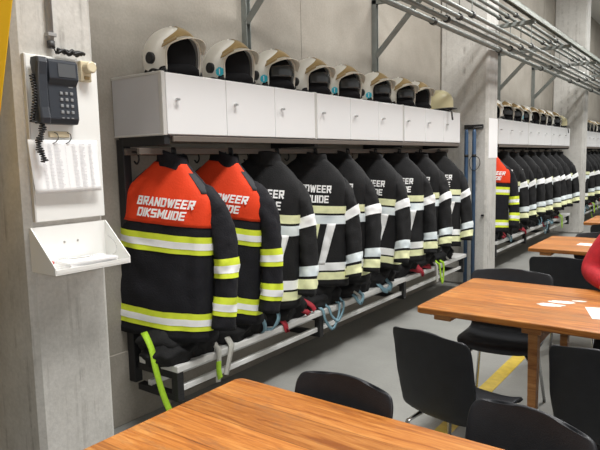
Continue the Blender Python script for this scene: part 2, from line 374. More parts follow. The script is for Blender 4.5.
def make_jacket(kind, seed, wide=1.0, length=1.0, sl_fwd=0.0):
    rnd = random.Random(seed); ph = [rnd.uniform(0, 6.28) for _ in range(6)]; so = Vector((seed*3.7, seed*1.3, 0))
    t = thing('fire_jacket', 'x', 'jacket')
    cl = M['cloth'] if kind == 'red' else M['cloth_b']
    ZB = -.985*length; PR = PA if kind == 'red' else PA2; kw = 1 if kind == 'red' else .95; cw = 1 if kind == 'red' else 1.22
    def bp(th, z, off=0.0):
        th = th % (2*PI)
        a = interp(z/length, PR)*wide; b = interp(z/length, PB)
        c, s = cos(th), sin(th); p = .62
        k = max(0, min(1, (-z-.12)/.85))
        fold = 1+k*(.035*sin(3*th+ph[0])+.028*sin(5*th+ph[1]+2*z)+.018*sin(8*th+ph[2]-3*z))
        x = a*math.copysign(abs(c)**p, c)*(1+.02*k*sin(2*th+ph[3])); y = b*math.copysign(abs(s)**p, s)*fold
        n = noise.noise(Vector((x*7, z*5, y*9))+so)*.026*min(1, k*3)+noise.noise(Vector((x*16, z*11, y*14))+so)*.011*min(1, k*3)
        y += math.copysign(n, s)*abs(s)+.02*k*sin(ph[4]+x*8)
        l = math.hypot(c*b, s*a) or 1
        return Vector((x+off*c*b/l, y+off*s*a/l, z+(.012*sin(ph[5]+2*th)*k)))
    def at(u, z, off):                       # a point on the back panel
        a = interp(z/length, PR)*wide
        c = max(-.995, min(.995, u/a)); c = math.copysign(abs(c)**(1/.62), c); th = -math.acos(c)
        return bp(th, z, off)
    zs = [-.025,-.04,-.055,-.07,-.085,-.10,-.12,-.14,-.165,-.19,-.215]; zs = [z*length for z in zs]+lin(-.25*length, ZB, 26)
    N = 56; ths = [2*PI*k/N for k in range(N)]
    rings = [[bp(th, z) for th in ths] for z in zs]
    rings.append([Vector((p.x*.9, p.y*.85, p.z+.03)) for p in rings[-1]])
    MB().loft(rings, (False, True)).build('body', cl, t, smooth=True)
    # stand-up collar
    m = MB(); cr = []
    for z, a, b, yy in ((-.085,.118,.066,0),(-.06,.102,.064,-.002),(-.035,.092,.066,-.006),(-.008,.088,.07,-.014),(.003,.084,.066,-.016),(-.008,.074,.055,-.012),(-.04,.06,.045,-.005)):
        cr.append([Vector((a*cw*cos(q), b*sin(q)+yy+.012*sin(2*q+ph[0]), z+.010*sin(q*2+ph[1])+.015*max(0, -sin(q)))) for q in ths])
    m.loft(cr, (False, True)).build('collar', cl, t, smooth=True)
    MB().tube(catmull([(-.018,-.055,-.02),(-.014,-.03,.012),(0,-.012,.022),(.014,-.03,.012),(.018,-.055,-.02)], 5), .0035, 8).build('hanging_loop', M['black'], t, smooth=True)
    # sleeves
    def sleeve(sg, fwd):
        sw = .03 if sg > 0 else -.045
        if sg < 0: P = catmull([(-.13, .01, -.14), (-.19, .035, -.21), (-.215, .065, -.36), (-.21, .085, -.53), (-.195, .095, -.72), (-.19, .09, -.90*length)], 9)
        else: P = catmull([(sg*.14*wide, .01, -.165), (sg*.218*wide, .018, -.225), (sg*(.292*wide*kw), .02-fwd*.3, -.36), (sg*(.318*wide*kw+sw*.4), .015-fwd*.7, -.53), (sg*(.325*wide*kw+sw), -.005-fwd, -.72), (sg*(.325*wide*kw+sw*1.2), -.03-fwd*1.1, -.905*length)], 9)
        n = len(P)-1
        rad = [kw*interp(i/n, [(0,.05),(.12,.070),(.3,.080),(.55,.075),(.8,.071),(1,.074)]) for i in range(n+1)]
        def ring(i, off=0, inset=0):
            i0 = min(int(i), n-1); f = i-i0; p = P[i0].lerp(P[i0+1], f); r = rad[i0]*(1-f)+rad[i0+1]*f+off
            tt = (P[i0+1]-P[max(0, i0-1)]).normalized(); a = Vector((0,1,0)); a = (a-tt*a.dot(tt)).normalized(); b = tt.cross(a)
            out = []
            for k in range(28):
                q = 2*PI*k/28
                w = 1+.06*sin(3*q+ph[2]+i*.25)+.13*noise.noise(Vector((cos(q)*2, sin(q)*2, i*.45))+so)
                out.append(p+(a*cos(q)*.95+b*sin(q)*.86)*r*w*(1-inset))
            return out
        o = MB().loft([ring(i) for i in range(n)]+[ring(n-.001)]+[[v+Vector((0,0,.03)) for v in ring(n-.001, 0, .2)]], (True, True)).build('sleeve', cl, t, smooth=True)
        return o, ring, P, n
    def idx(P, z):                            # sleeve parameter at height z
        for i in range(len(P)-1):
            if P[i].z >= z >= P[i+1].z and P[i].z-P[i+1].z > 1e-6: return i+(P[i].z-z)/(P[i].z-P[i+1].z)
        return len(P)-1.01
    def band(ring, P, z0, z1, off, name, m, par, slant=0):
        a, b = idx(P, z0), idx(P, z1)
        rs = [ring(q, off) for q in lin(a, b, 6)]
        if slant: rs = [[v+Vector((0,0,slant*(v.x-P[int(a)].x)/.08)) for v in r] for r in rs]
        return MB().loft(rs, (False, False)).build(name, m, par, smooth=True)
    def ringband(z0, z1, off, name, m, par):
        zz = lin(z0, z1, 5)
        return MB().loft([[bp(th, z, off) for th in ths] for z in zz], (False, False)).build(name, m, par, smooth=True)
    for sg, fw in ((1, sl_fwd), (-1, -.06)):
        o, ring, P, n = sleeve(sg, fw)
        if kind == 'red':
            for z0, z1 in ((-.525,-.63), (-.73,-.83)):
                y = band(ring, P, z0, z1, .004, 'hi_vis_band', M['yellow'], o); h = (z0-z1)
                band(ring, P, z0-h*.36, z1+h*.25, .006, 'reflective_strip', M['refl'], y)
        else:
            sl = .03*rnd.uniform(.4, 1.2) if sg > 0 else 0
            band(ring, P, -.385, -.455, .004, 'reflective_band', M['refl'], o, sl)
            band(ring, P, -.70, -.765, .004, 'reflective_band', M['refl_b'], o, sl*.6)
            band(ring, P, -.782, -.845, .004, 'hi_vis_band', M['pale_yellow'], o, sl*.6)
    # lettering on the back
    def letters(src, u0, u1, z0, z1, par, off=.007):
        uv, fs = src; m = MB()
        m.add([at(u0+(u1-u0)*x, z0+(z1-z0)*y, off+e) for x, y, e in uv], fs)
        return m.build('lettering', M['letter'], par)
    if kind == 'red':
        def yk(u, v):
            top = -.04*length; zb = -.365*length
            z = top+(zb-top)*v
            th = -PI+.10+(PI-.2)*u
            return bp(th, z, .004)
        y = MB().grid(yk, lin(0, 1, 40), lin(0, 1, 18)).build('red_yoke', M['red'], t, smooth=True, solid=.002)
        letters(TXT[0], -.135, .205, -.272, -.220, y, .011); letters(TXT[1], -.130, .165, -.333, -.281, y, .011)
        for sg in (1, -1):
            def pd(u, v):
                z = -.085-.10*v; q = .02+.50*u
                th = -q if sg > 0 else -PI+q
                return bp(th, z*length, .008)
            MB().grid(pd, lin(0, 1, 8), lin(0, 1, 6)).build('shoulder_pad', M['pad'], t, smooth=True, solid=.003)
        for z0, z1 in ((-.415,-.512), (-.83,-.925)):
            bnd = ringband(z0*length, z1*length, .004, 'hi_vis_band', M['yellow'], t); h = z1-z0
            ringband((z0+h*.34)*length, (z0+h*.72)*length, .006, 'reflective_strip', M['refl'], bnd)
    else:
        letters(TXB[0], -.16, .17, -.270, -.212, t); letters(TXB[1], -.14, .155, -.342, -.283, t)
        ringband(-.375*length, -.43*length, .004, 'hi_vis_band', M['pale_yellow'], t)
        ringband(-.445*length, -.51*length, .004, 'reflective_band', M['refl_b'], t)
        for sg in (1, -1):
            def vs(u, v):
                z = -.505-.31*v; w = .038
                return at(sg*(.085-.045*v)+(u-.5)*w, z*length, .005)
            MB().grid(vs, lin(0, 1, 4), lin(0, 1, 16)).build('hi_vis_stripe', M['pale_yellow'], t, smooth=True, solid=.001)
            def vy(u, v):
                z = -.505-.31*v
                return at(sg*(.185-.055*v)+(u-.5)*.062*(1-.2*v), z*length, .005)
            MB().grid(vy, lin(0, 1, 4), lin(0, 1, 16)).build('reflective_stripe', M['refl'], t, smooth=True, solid=.001)
        ringband(-.80*length, -.86*length, .004, 'reflective_band', M['refl'], t)
        ringband(-.873*length, -.93*length, .004, 'hi_vis_band', M['pale_yellow'], t)
    return t
def hang(j, y, x=.262, z=1.520, rz=18, tilt=4, label='', group=''):
    j.location = (x, y, z-.012); j.rotation_euler = (0, R(tilt), R(rz)); j['label'] = label; j['group'] = group
spec = [('red', 1, 1.04, 1.0, 19, 6, 0.0), ('red', 2, 1.03, 1.0, 22, 7, 0.0), ('black', 3, 1.02, .98, 24, 5, .02), ('black', 4, 1.04, .96, 26, 4, .02), ('black', 5, .98, .97, 8, 4, .03),
        ('black', 6, 1.02, .97, 10, 4, .07), ('black', 7, 1.02, .98, 22, 3, .02), ('black', 8, 1.0, .96, 8, 4, .04), ('black', 9, 1.02, .97, 22, 3, .02)]
near = []
for k, (kind, seed, w, l, rz, tl, fw) in enumerate(spec):
    j = make_jacket(kind, seed, w, l, fw)
    what = 'black fire jacket with red yoke' if kind == 'red' else 'black fire jacket with silver bands'
    hang(j, Y0+DOOR*(k+.5)-(.045, .08, .15, .065, .13, .08, .065, .065, .05)[k], rz=rz, tilt=tl, label='%s, %s from the left on the near rack' % (what, ORD[k]), group='fire jackets on the near rack')
    near.append(j)
order2 = [0, 2, 3, 4, 5, 6, 7, 8, 3]
for b in (1, 2):
    for k in range(9 if b == 1 else 6):
        src = order2[k] if b == 1 else order2[k] or 2
        j = copy_tree(near[src])
        what = 'black fire jacket with red yoke' if src == 0 else 'black fire jacket with silver bands'
        hang(j, Y0+b*PITCH+DOOR*(k+.5)-.08, rz=(22, 14, 24, 5, 16, 8, 20, 4, 12)[k], tilt=(5, 3, 5, 2, 4, 2, 3, 4, 2)[k], label='%s, %s from the left on the %s rack' % (what, ORD[k], BAYS[b]), group='fire jackets on the %s rack' % BAYS[b])

# ------------------------------------------------------------------ turnout trousers bundled on the bench, braces hanging down
BZ = .3955
def make_trousers(seed, straps):
    rnd = random.Random(seed); so = Vector((seed*2.1, seed*5.3, 1))
    t = thing('turnout_trousers', 'x', 'trousers')
    def blob(cx, cy, a, b, h, name, m, z0=0):
        rings = []
        for i in range(13):
            v = i/12; z = z0+h*v
            k = (1-.15*(1-v)**2) if v < .5 else math.sqrt(max(0.02, 1-((v-.5)/.52)**2))*.98+.02
            rg = []
            for q in range(40):
                th = 2*PI*q/40; n = noise.noise(Vector((cos(th)*2.2, sin(th)*2.2, v*3))+so)*.16+noise.noise(Vector((cos(th)*5, sin(th)*5, v*7))+so)*.08
                rr = k*(1+n)
                rg.append(Vector((cx+a*rr*cos(th), cy+b*rr*sin(th), z+(.02*noise.noise(Vector((cos(th)*3, sin(th)*3, 9))+so) if 0 < i else 0))))
            rings.append(rg)
        return MB().loft(rings).build(name, m, t, smooth=True)
    blob(-.01, -.01, .165, .225, .21, 'trouser_waist', M['cloth_b'])
    blob(.045, -.10, .12, .17, .115, 'trouser_leg', M['cloth_b']); blob(.05, .10, .115, .11, .14, 'trouser_leg', M['cloth_b'])
    for mat, pts, w in straps:
        ribbon(pts, w, (0,1,.25) if w > 0 else None).build('brace_strap', M[mat], t, smooth=True)
    return t
# strap paths in local coordinates (local x=0 is .235 m from the wall, bench front edge at local x .169)
def drop(y, dy, z1, x0=.08, z0=.10):
    return [(x0, y, z0), (.15, y+dy*.1, .03), (.176, y+dy*.2, .006), (.184, y+dy*.4, -.03), (.186, y+dy*.7, -.03+(z1+.03)*.5), (.188, y+dy, z1)]
def loop(y, w, z1):
    return [(.10, y, .07), (.15, y, .02), (.178, y+w*.02, .0), (.186, y+w*.1, z1*.5), (.19, y+w*.4, z1), (.19, y+w*.6, z1), (.186, y+w*.9, z1*.5), (.178, y+w, .0), (.15, y+w, .02), (.10, y+w, .08)]
SPEC = [
 [('lime', [(-.02,-.22,.17),(.03,-.245,.16),(.075,-.25,.10),(.10,-.25,.0),(.12,-.22,-.16),(.15,-.17,-.33)], .034), ('grey_web', drop(.145, -.03, -.17), .034), ('grey_web', drop(.26, -.08, -.15), .036), ('lime', [(.192, .12, -.05), (.196, .115, -.10), (.196, .125, -.15)], .034)],
 [('blue_web', [(.0,.0,.20),(.10,.06,.16),(.165,.11,.07),(.166,.11,.01),(.12,.1,.006)], .03), ('blue_web', [(.03,.2,.17),(.12,.25,.15),(.166,.26,.07),(.166,.2,.01),(.13,.14,.006)], .028), ('red_web', drop(.31, .02, -.03), .04)],
 [('red_web', [(.08,.02,.08),(.14,.08,.05),(.172,.12,.03),(.16,.16,.01),(.1,.2,.02)], .035), ('red_web', [(.1,.16,.1),(.15,.2,.06),(.17,.22,.02)], .04)],
 [('blue_web', loop(-.14, .22, -.15), .022), ('blue_web', loop(-.06, .20, -.11), .02)],
 [('blue_web', loop(-.12, .10, -.05), .03), ('grey_web', [(.05,-.15,.12),(.15,-.12,.05),(.18,-.08,.01)], .02)],
 [('blue_web', loop(-.15, .16, -.04), .04)],
 [('red_web', [(.08,.0,.06),(.15,.08,.04),(.172,.16,.02)], .06), ('red_web', drop(.2, .02, -.01), .05)],
 [('red_web', [(.06,-.2,.05),(.15,-.12,.03),(.175,-.04,.015)], .05), ('grey_web', drop(.10, .0, -.16), .035), ('lime', loop(.17, .10, -.18), .03)],
 [('grey_web', [(.02,-.1,.12),(.12,-.06,.07),(.165,.0,.01)], .025)]]
desc = ['lime and grey braces hanging off the bench', 'blue-grey braces lying over them', 'dark red braces', 'blue-grey braces looping below the bench edge', 'a short blue-grey brace loop', 'a wide blue-grey brace', 'a bundled red brace', 'a lime brace loop and a grey strap', 'a single grey strap']
tro = []
for k in range(9):
    o = make_trousers(20+k, SPEC[k]); o.location = (.235, Y0+DOOR*(k+.5)-.04, BZ)
    tag(o, 'black bundled turnout trousers with %s, near bench' % desc[k], 'trousers', 'turnout trousers on the near bench'); tro.append(o)
for b in (1, 2):
    for k in range(8 if b == 1 else 5):
        o = copy_tree(tro[(k*2+1+b) % 9]); o.location = (.235, Y0+b*PITCH+DOOR*(k+.5)-.04, BZ)
        tag(o, 'black bundled turnout trousers, %s from the left on the %s bench' % (ORD[k], BAYS[b]), 'trousers', 'turnout trousers on the %s bench' % BAYS[b])

# ------------------------------------------------------------------ helmets
def make_helmet(sticker, visor, shell='helmet'):
    t = thing('fire_helmet', 'x', 'helmet')
    rx, ry, zc, rz = .142, .118, .092, .135
    H0 = R(56)
    def prof(v):                       # v 0..1 bottom to crown -> (scale, z)
        if v < .4: return .93+.07*sin(v/.4*PI/2), zc*v/.4
        q = (v-.4)/.6*PI/2; return max(cos(q), .0), zc+rz*sin(q)
    def pt(ph, v, off=0):
        s, z = prof(v); x = cos(ph); y = sin(ph)
        fx = rx if x > 0 else rx*1.06
        d = Vector((x*fx*s, y*ry*s, z)); n = Vector((x*s/fx, y*s/ry, max(0, z-zc)/rz**2)); 
        if n.length < 1e-6: n = Vector((0,0,1))
        return d+n.normalized()*off
    def pz(ph, z, off=0):
        if z < zc: return pt(ph, z/zc*.4, off)
        return pt(ph, .4+.6*math.asin(min(1, (z-zc)/rz))/(PI/2), off)
    ztop = .166
    def phi0(z):
        if z <= .075: return H0
        if z >= ztop: return 0
        return H0*math.sqrt(max(0, 1-((z-.075)/(ztop-.075))**2.4))
    vs = lin(0, .4, 8)+lin(.4, .985, 22)[1:]
    def sh(u, v):
        s, z = prof(v); a = phi0(z); return pt(a+(2*PI-2*a)*u, v)
    m = MB().grid(sh, lin(0, 1, 56), vs); top = [sh(u, .985) for u in lin(0, 1, 56)][:-1]
    m.add(top, [tuple(range(len(top)))])
    m.build('shell', M[shell], t, smooth=True, solid=.006)
    MB().grid(lambda u, v: pt(2*PI*u, v, -.02), lin(0, 1, 32), lin(0.02, .98, 16)).build('liner', M['lining'], t, smooth=True)
    # rim round the face opening
    edge = [pz(-phi0(z), z, .002) for z in lin(.01, ztop-.003, 24)]; edge += [pz(phi0(z), z, .002) for z in lin(ztop-.003, .01, 24)]
    MB().tube(edge, .0045, 8).build('rim', M['peak'], t, smooth=True)
    # brow plate and peak
    def plate(u, v):
        a = R(-60+120*u); lo = .170-.040*(abs(a)/R(60))**1.8; hi = .225-.080*(abs(a)/R(60))**1.2
        return pz(a, lo+(max(hi, lo+.004)-lo)*v, .005)
    MB().grid(plate, lin(0, 1, 30), lin(0, 1, 8)).build('brow_plate', M['gold'], t, smooth=True, solid=.003)
    def peak(u, v):
        a = R(-58+116*u); z = .168-.048*(abs(a)/R(58))**2.2
        p = pz(a, z, .004); f = .050*cos(a*1.2)*v+.004
        return p+Vector((cos(a)*f, sin(a)*f*.9, -.016*v))
    MB().grid(peak, lin(0, 1, 30), lin(0, 1, 5)).build('peak', M['peak'], t, smooth=True, solid=.004)
    def wing(u, v):
        a = R(34+26*u); z = .158-.03*u-.018*v
        return pz(a, z, .012+.012*v)
    for sg in (1, -1):
        MB().grid(lambda u, v: Vector((wing(u, v).x, sg*wing(u, v).y, wing(u, v).z)), lin(0,1,6), lin(0,1,4)).build('peak_side', M['gold'], t, smooth=True, solid=.003)
    if visor:
        MB().grid(lambda u, v: pz(R(-50+100*u), .062+.07*v-.03*abs(u-.5)*v, -.004), lin(0, 1, 24), lin(0, 1, 8)).build('face_visor', M['visor'], t, smooth=True, solid=.003)
    for sg in (1, -1):
        c = pz(sg*R(90), .075, .0); n = Vector((0, sg, 0)).normalized()
        MB().tube([c-n*.004, c+n*.012, c+n*.015], [.026, .026, .021], 20).build('ear_disc', M['black'], t)
    # neck curtain and straps
    m = MB(); rg = []
    for i, (k, z) in enumerate(((.9, .0), (.98, .008), (.96, .03), (.80, .05), (.55, .055))):
        rg.append([Vector((rx*k*cos(a)*(1+.03*sin(7*a)), ry*k*sin(a)*(1+.04*sin(5*a)), z+.005*sin(6*a+i))) for a in [2*PI*q/36 for q in range(36)]])
    m.loft(rg).build('neck_curtain', M['lining'], t, smooth=True)
    for sg in (1, -1):
        MB().tube(catmull([pz(sg*R(120), .012, .006), pz(sg*R(100), .008, .012), pz(sg*R(85), .022, .012), pz(sg*R(68), .012, .016), pz(sg*R(60), .022, .01), pz(sg*R(56), .010, .012)], 5), .006, 8).build('chin_strap', M['black'], t, smooth=True)
    if sticker:
        for sg in (-1, 1):
            m = MB(); a0 = sg*R(67); z0 = .052
            for q in range(3):
                th = PI/3*q+PI/2; w = .0085; l = .021; P4 = []
                for (s1, s2) in ((-1,-1),(1,-1),(1,1),(-1,1)):
                    du = s1*l*cos(th)-s2*w*sin(th); dz = s1*l*sin(th)+s2*w*cos(th)
                    P4.append(pz(a0+du/.125, z0+dz, .0018+.0002*q))
                m.add(P4, [(0,1,2,3)])
            st = m.build('star_sticker', M['cyan'], t, solid=.0006)
            m = MB(); m.add([pz(a0+du/.125, z0+dz, .0032) for du, dz in ((-.0025,-.014),(.0025,-.014),(.0025,.014),(-.0025,.014))], [(0,1,2,3)])
            m.build('sticker_staff', M['letter'], st)
    return t
HZ = LZ+LH+.0035
hp = {(0,0): make_helmet(False, False), (1,0): make_helmet(True, False), (1,1): make_helmet(True, True), (0,1): make_helmet(False, True)}
hs = [((0,0), 2.185, -2, .25), ((1,0), 2.63, -6, .25), ((1,1), 3.04, -9, .25), ((0,1), 3.47, -9, .25), ((1,1), 3.90, -17, .25), ((1,1), 4.40, -13, .25), ((0,1), 4.86, -20, .25), ((0,0), 5.21, -18, .25)]
hd = {(0,0): 'with open face and no sticker', (1,0): 'open face with blue star sticker', (1,1): 'with smoked visor and blue star sticker', (0,1): 'with smoked visor and plain side'}
used = set()
for k, (ty, y, rz, x) in enumerate(hs):
    o = hp[ty] if ty not in used else copy_tree(hp[ty]); used.add(ty)
    o.location = (x, y, HZ); o.rotation_euler = (0, 0, R(rz)); o.scale = (1.17, 1.17, 1.15)
    tag(o, 'cream helmet %s, %s from left on near lockers' % (hd[ty], ORD[k]), 'helmet', 'fire helmets on the near lockers')
def make_old_helmet():
    t = thing('old_helmet', 'pale gold round helmet with dangling strap at the near lockers right end', 'helmet', (.265, 5.735, HZ), R(28)); t.scale = (1.12, 1.12, 1.12)
    def pt(ph, v, k=1.0):
        if v < .35: return Vector((.135*cos(ph)*k, .115*sin(ph)*k, .02+.065*v/.35+.012*cos(ph)*(1-v/.35)))
        q = (v-.35)/.65*PI/2; return Vector((.135*cos(q)*cos(ph)*k, .115*cos(q)*sin(ph)*k, .085+.115*sin(q)*k))
    MB().grid(lambda u, v: pt(2*PI*u, v), lin(0,1,44), lin(0,.99,20)).build('shell', M['helmet_y'], t, smooth=True, solid=.005)
    MB().grid(lambda u, v: pt(2*PI*u, v, .9)-Vector((0,0,.02)), lin(0,1,32), lin(0,.98,12)).build('liner', M['lining'], t, smooth=True)
    ed = [pt(2*PI*k/40, 0, 1.01) for k in range(41)]
    MB().tube(ed, .006, 8).build('rim', M['black'], t, smooth=True)
    MB().grid(lambda u, v: pt(R(-55+110*u), .02, 1.0)+Vector((.035*v*cos(R(-55+110*u)*1.4), 0, -.006*v)), lin(0,1,20), lin(0,1,4)).build('peak', M['black'], t, smooth=True, solid=.004)
    MB().loft([[Vector((.11*k*cos(a), .095*k*sin(a), z)) for a in [2*PI*q/28 for q in range(28)]] for k, z in ((.85,0),(1,.006),(1,.03),(.8,.05))]).build('head_band', M['lining'], t, smooth=True)
    # strap hanging over the locker front
    m = ribbon([(.02,-.10,.03),(.06,-.135,.012),(.085,-.15,.003),(.10,-.168,-.012),(.105,-.174,-.05),(.11,-.172,-.085)], .018, (.75,.65,0), .002)
    return t, m
oh, stm = make_old_helmet()
stm.xf(Matrix.Identity(4)).build('chin_strap', M['black'], oh, smooth=True)
h2 = [(0,1), (0,0), (0,1), (1,1), (0,1), (0,0), (0,1), (0,1)]
for b in (1, 2):
    for k in range(8 if b == 1 else 5):
        o = copy_tree(hp[h2[(k+b) % 8]]); o.location = (.255, Y0+b*PITCH+DOOR*(k+.5)+.02, HZ); o.rotation_euler = (0, 0, R(-84+11*((k*5) % 3))); o.scale = (1.17, 1.17, 1.15)
        tag(o, 'cream fire helmet, %s from the left on the %s bay lockers' % (ORD[k], BAYS[b]), 'helmet', 'fire helmets on the %s lockers' % BAYS[b])
o = copy_tree(oh); o.location = (.255, Y0+PITCH+DOOR*8.5, HZ)
tag(o, 'pale gold round helmet at the right end of the middle bay lockers', 'helmet', 'round gold helmets')
oh['group'] = 'round gold helmets'

# ------------------------------------------------------------------ overhead hose drying rack
for k, y in enumerate([3.06, 4.85, 6.64, 8.43, 10.22, 12.01]):
    onp = abs(y-6.64) < .1 or abs(y-12.01) < .2
    x0 = PX if onp else 0
    t = thing('wall_bracket', 'x', 'bracket', (x0, y, 2.2 if not onp else 2.82))
    zb = 0 if not onp else 0
    if not onp:
        m = MB(); m.box(.001, .012, -.022, .022, 0, .74); m.box(.012, .045, -.022, -.017, 0, .74); m.box(.012, .045, .017, .022, 0, .74)
        m.box(.001, .046, -.022, .022, -.004, 0)
        c = m.build('channel', M['galv_dark'], t)
        MB().tube([(.03,0,.20), (.50,0,.665)], .028, 4).build('strut', M['galv_dark'], t)
        z = .66
    else: z = .04
    MB().box(.001, .97-x0, -.022, .022, z, z+.042).build('arm', M['galv'], t, bevel=.003)
    where = ['above second near helmet', 'above sixth near helmet', 'fixed on the second pillar', 'right behind the second pillar', 'above the middle bay helmets', 'fixed on the third pillar'][k]
    tag(t, 'grey galvanised bracket %s, holding the pipe rack' % where, 'bracket', 'pipe rack brackets')
t = thing('hose_rack', 'long overhead rack of parallel grey steel pipes along the wall', 'pipe rack', (0, 0, 2.6))
YA, YB = 1.6, 18
low = [(.590,.022),(.710,.020),(.822,.018),(.930,.017)]; upp = [(.66,.016),(.745,.016),(.83,.016)]
for x, r in low:
    MB().tube([(x, YA, .03), (x, YB, .03)], r, 12).build('pipe', M['galv'], t, smooth=True)
for x, r in upp:
    MB().tube([(x, YA, .325), (x, YB, .325)], r, 12).build('pipe', M['galv_dark'], t, smooth=True)
for y in [3.06, 4.85, 6.64, 8.43, 10.22, 12.01, 13.8]:
    for x, r in low:
        MB().tube([(x, y-.02, .03), (x, y+.02, .03)], r+.011, 12).build('pipe_clamp', M['dark_clamp'], t, smooth=False)
        MB().tube([(x, y, .05), (x, y, .29)], .004, 6).build('hanger_rod', M['galv'], t)
    for x, r in upp:
        MB().tube([(x, y-.25, .325), (x, y-.21, .325)], r+.010, 12).build('pipe_clamp', M['dark_clamp'], t)
m = MB(); m.box(.905, .985, YA, YB, .345, .352); m.box(.975, .985, YA, YB, .30, .352)
m.build('outer_beam', M['pale_beam'], t, bevel=.002)
m = MB(); m.box(.905, .912, YA, YB, .322, .345); m.build('beam_flange', M['galv_dark'], t)

# ------------------------------------------------------------------ near pillar: phone board, list, document tray, intercom, conduit
FX = PX
t = thing('notice_board', 'tall white board fixed to the near pillar behind the phone', 'board', (FX, 1.185, 1.25))
MB().box(.0005, .016, 0, .305, 0, .635).build('panel', M['board'], t, bevel=.003)
MB().box(.0005, .022, -.008, .0, 0, .635).build('edge_strip', M['alu'], t, bevel=.002)
# telephone
t = thing('wall_telephone', 'dark slate wall telephone with keypad on the white board', 'telephone', (FX+.0165, 1.19, 1.625))
m = MB()
def side(x0, x1): return [(0, 0, 0), (x0, 0, 0), (x1, 0, .24), (0, 0, .24)]
prof = [(0,0),(.034,0),(.045,.02),(.040,.15),(.056,.17),(.052,.235),(.04,.245),(0,.245)]
m.add([(x, .055, z) for x, z in prof]+[(x, .178, z) for x, z in prof], [tuple(range(8)), tuple(range(15, 7, -1))]+[(i,(i+1)%8,8+(i+1)%8,8+i) for i in range(8)])
m.build('base', M['phone'], t, bevel=.004)
MB().add([(.0575,.092,.178),(.0575,.165,.178),(.0545,.165,.228),(.0545,.092,.228)], [(0,1,2,3)]).build('display', M['phone_disp'], t, solid=.001)
for r in range(4):
    for c in range(3):
        y = .100+.022*c; z = .118-.024*r; x = .0405+.005*(1-z/.15)
        MB().box(x-.001, x+.004, y, y+.012, z-.006, z+.006).build('key', M['key'], t, bevel=.002)
for c in range(3):
    MB().box(.043, .047, .102+.02*c, .112+.02*c, .022, .026).build('function_key', M['key'], t)
MB().box(.0405, .042, .140, .158, .141, .145).build('logo_mark', M['key'], t)
m = MB()
rs = []
for z, x0, x1 in ((-.0,.018,.06),(.02,.012,.066),(.06,.024,.058),(.12,.03,.056),(.18,.024,.058),(.225,.012,.066),(.245,.018,.06)):
    rs.append([(x0,.004,z),(x1-.008,.004,z),(x1,.012,z),(x1,.042,z),(x1-.008,.050,z),(x0,.050,z)])
m.loft(rs).build('handset', M['phone'], t, smooth=False, bevel=.003)
m = MB(); pts = []
for i in range(420):
    q = i/420; a = q*2*PI*34
    if q < .5: c = Vector((.035+.01*sin(q*8), -.006+.004*sin(q*9), .18-.70*q*.5))
    else: c = Vector((.04, .012+.010*sin(q*14), .005-.30*(q-.5)*1.0))
    rr = .007 if q < .5 else .010+.003*sin(q*46)
    pts.append(c+Vector((rr*cos(a), rr*sin(a), 0)))
MB().tube(pts, .0028, 6).build('coiled_cord', M['black'], t, smooth=True)
# printed list hung from a bulldog clip
t = thing('phone_list', 'white printed list hanging under the telephone on the near pillar', 'paper', (FX+.017, 1.165, 1.36))
def sheet(u, v): return Vector((.012+.012*(1-v)**2+.004*u, .012*(1-v)*(1-u)+.295*u, .205*v))
MB().grid(sheet, lin(0,1,8), lin(0,1,10)).build('sheet', M['paper'], t, smooth=True, solid=.0008)
m = MB(); rnd = random.Random(4)
for col, (a, b) in enumerate(((.16,.22),(.25,.32),(.34,.45),(.50,.515),(.60,.68),(.71,.80),(.85,.92))):
    for r in range(32):
        v = .92-.0265*r
        if r == 0: v += .012
        bb = a+(b-a)*rnd.uniform(.6, 1)
        P = [sheet(a, v)+Vector((.0012,0,0)), sheet(bb, v)+Vector((.0012,0,0)), sheet(bb, v-.008)+Vector((.0012,0,0)), sheet(a, v-.008)+Vector((.0012,0,0))]
        m.add(P, [(0,1,2,3)])
pr = m.build('printed_rows', M['ink'], t); pr['kind'] = 'stuff'
t = thing('binder_clip', 'tan bulldog clip with wire loops above the printed list', 'clip', (FX+.017, 1.255, 1.575))
MB().box(.0, .012, 0, .085, 0, .024).build('clip_bar', M['ivory'], t, bevel=.003)
for y in (.02, .075):
    MB().tube(catmull([(.012,y,.02),(.02,y+.008,.012),(.022,y+.008,-.006),(.018,y-.004,-.02),(.012,y-.012,-.022)], 5), .0018, 6).build('wire_loop', M['dark_clamp'], t)
# document tray
t = thing('document_tray', 'white sheet-metal document tray below the board on near pillar', 'shelf', (FX, 1.16, 1.06))
MB().box(.0005, .006, 0, .335, 0, .17).build('back_plate', M['shelf'], t)
MB().box(.006, .165, 0, .335, 0, .006).build('tray_floor', M['shelf'], t)
for y in (0, .331):
    MB().add([(.006,y,.006),(.165,y,.006),(.165,y,.028),(.012,y,.17),(.006,y,.17),(.006,y+.004,.006),(.165,y+.004,.006),(.165,y+.004,.028),(.012,y+.004,.17),(.006,y+.004,.17)],
        [(0,1,2,3,4),(9,8,7,6,5)]+[(i,(i+1)%5,5+(i+1)%5,5+i) for i in range(5)]).build('side_plate', M['shelf'], t)
MB().box(.160, .166, .0045, .3305, .006, .02).build('front_lip', M['shelf'], t)
for y in (.14, .20):
    MB().tube([(.006, y, .10), (.009, y, .10)], .004, 8).build('screw', M['steel'], t)
t = thing('form_stack', 'stack of white forms lying in the document tray', 'papers', (FX+.02, 1.235, 1.0665))
rnd = random.Random(7)
for i in range(4):
    m = MB(); m.box(0, .128, .0, .21, 0, .007); a = R(rnd.uniform(-4, 4))
    m.xf(Matrix.Translation((.0, rnd.uniform(-.006, .012), .0072*i)) @ Matrix.Rotation(a, 4, 'Z')); m.build('forms', M['paper'], t)
t = thing('chained_pen', 'pen with red tip on a bead chain in the document tray', 'pen', (FX+.10, 1.18, 1.072))
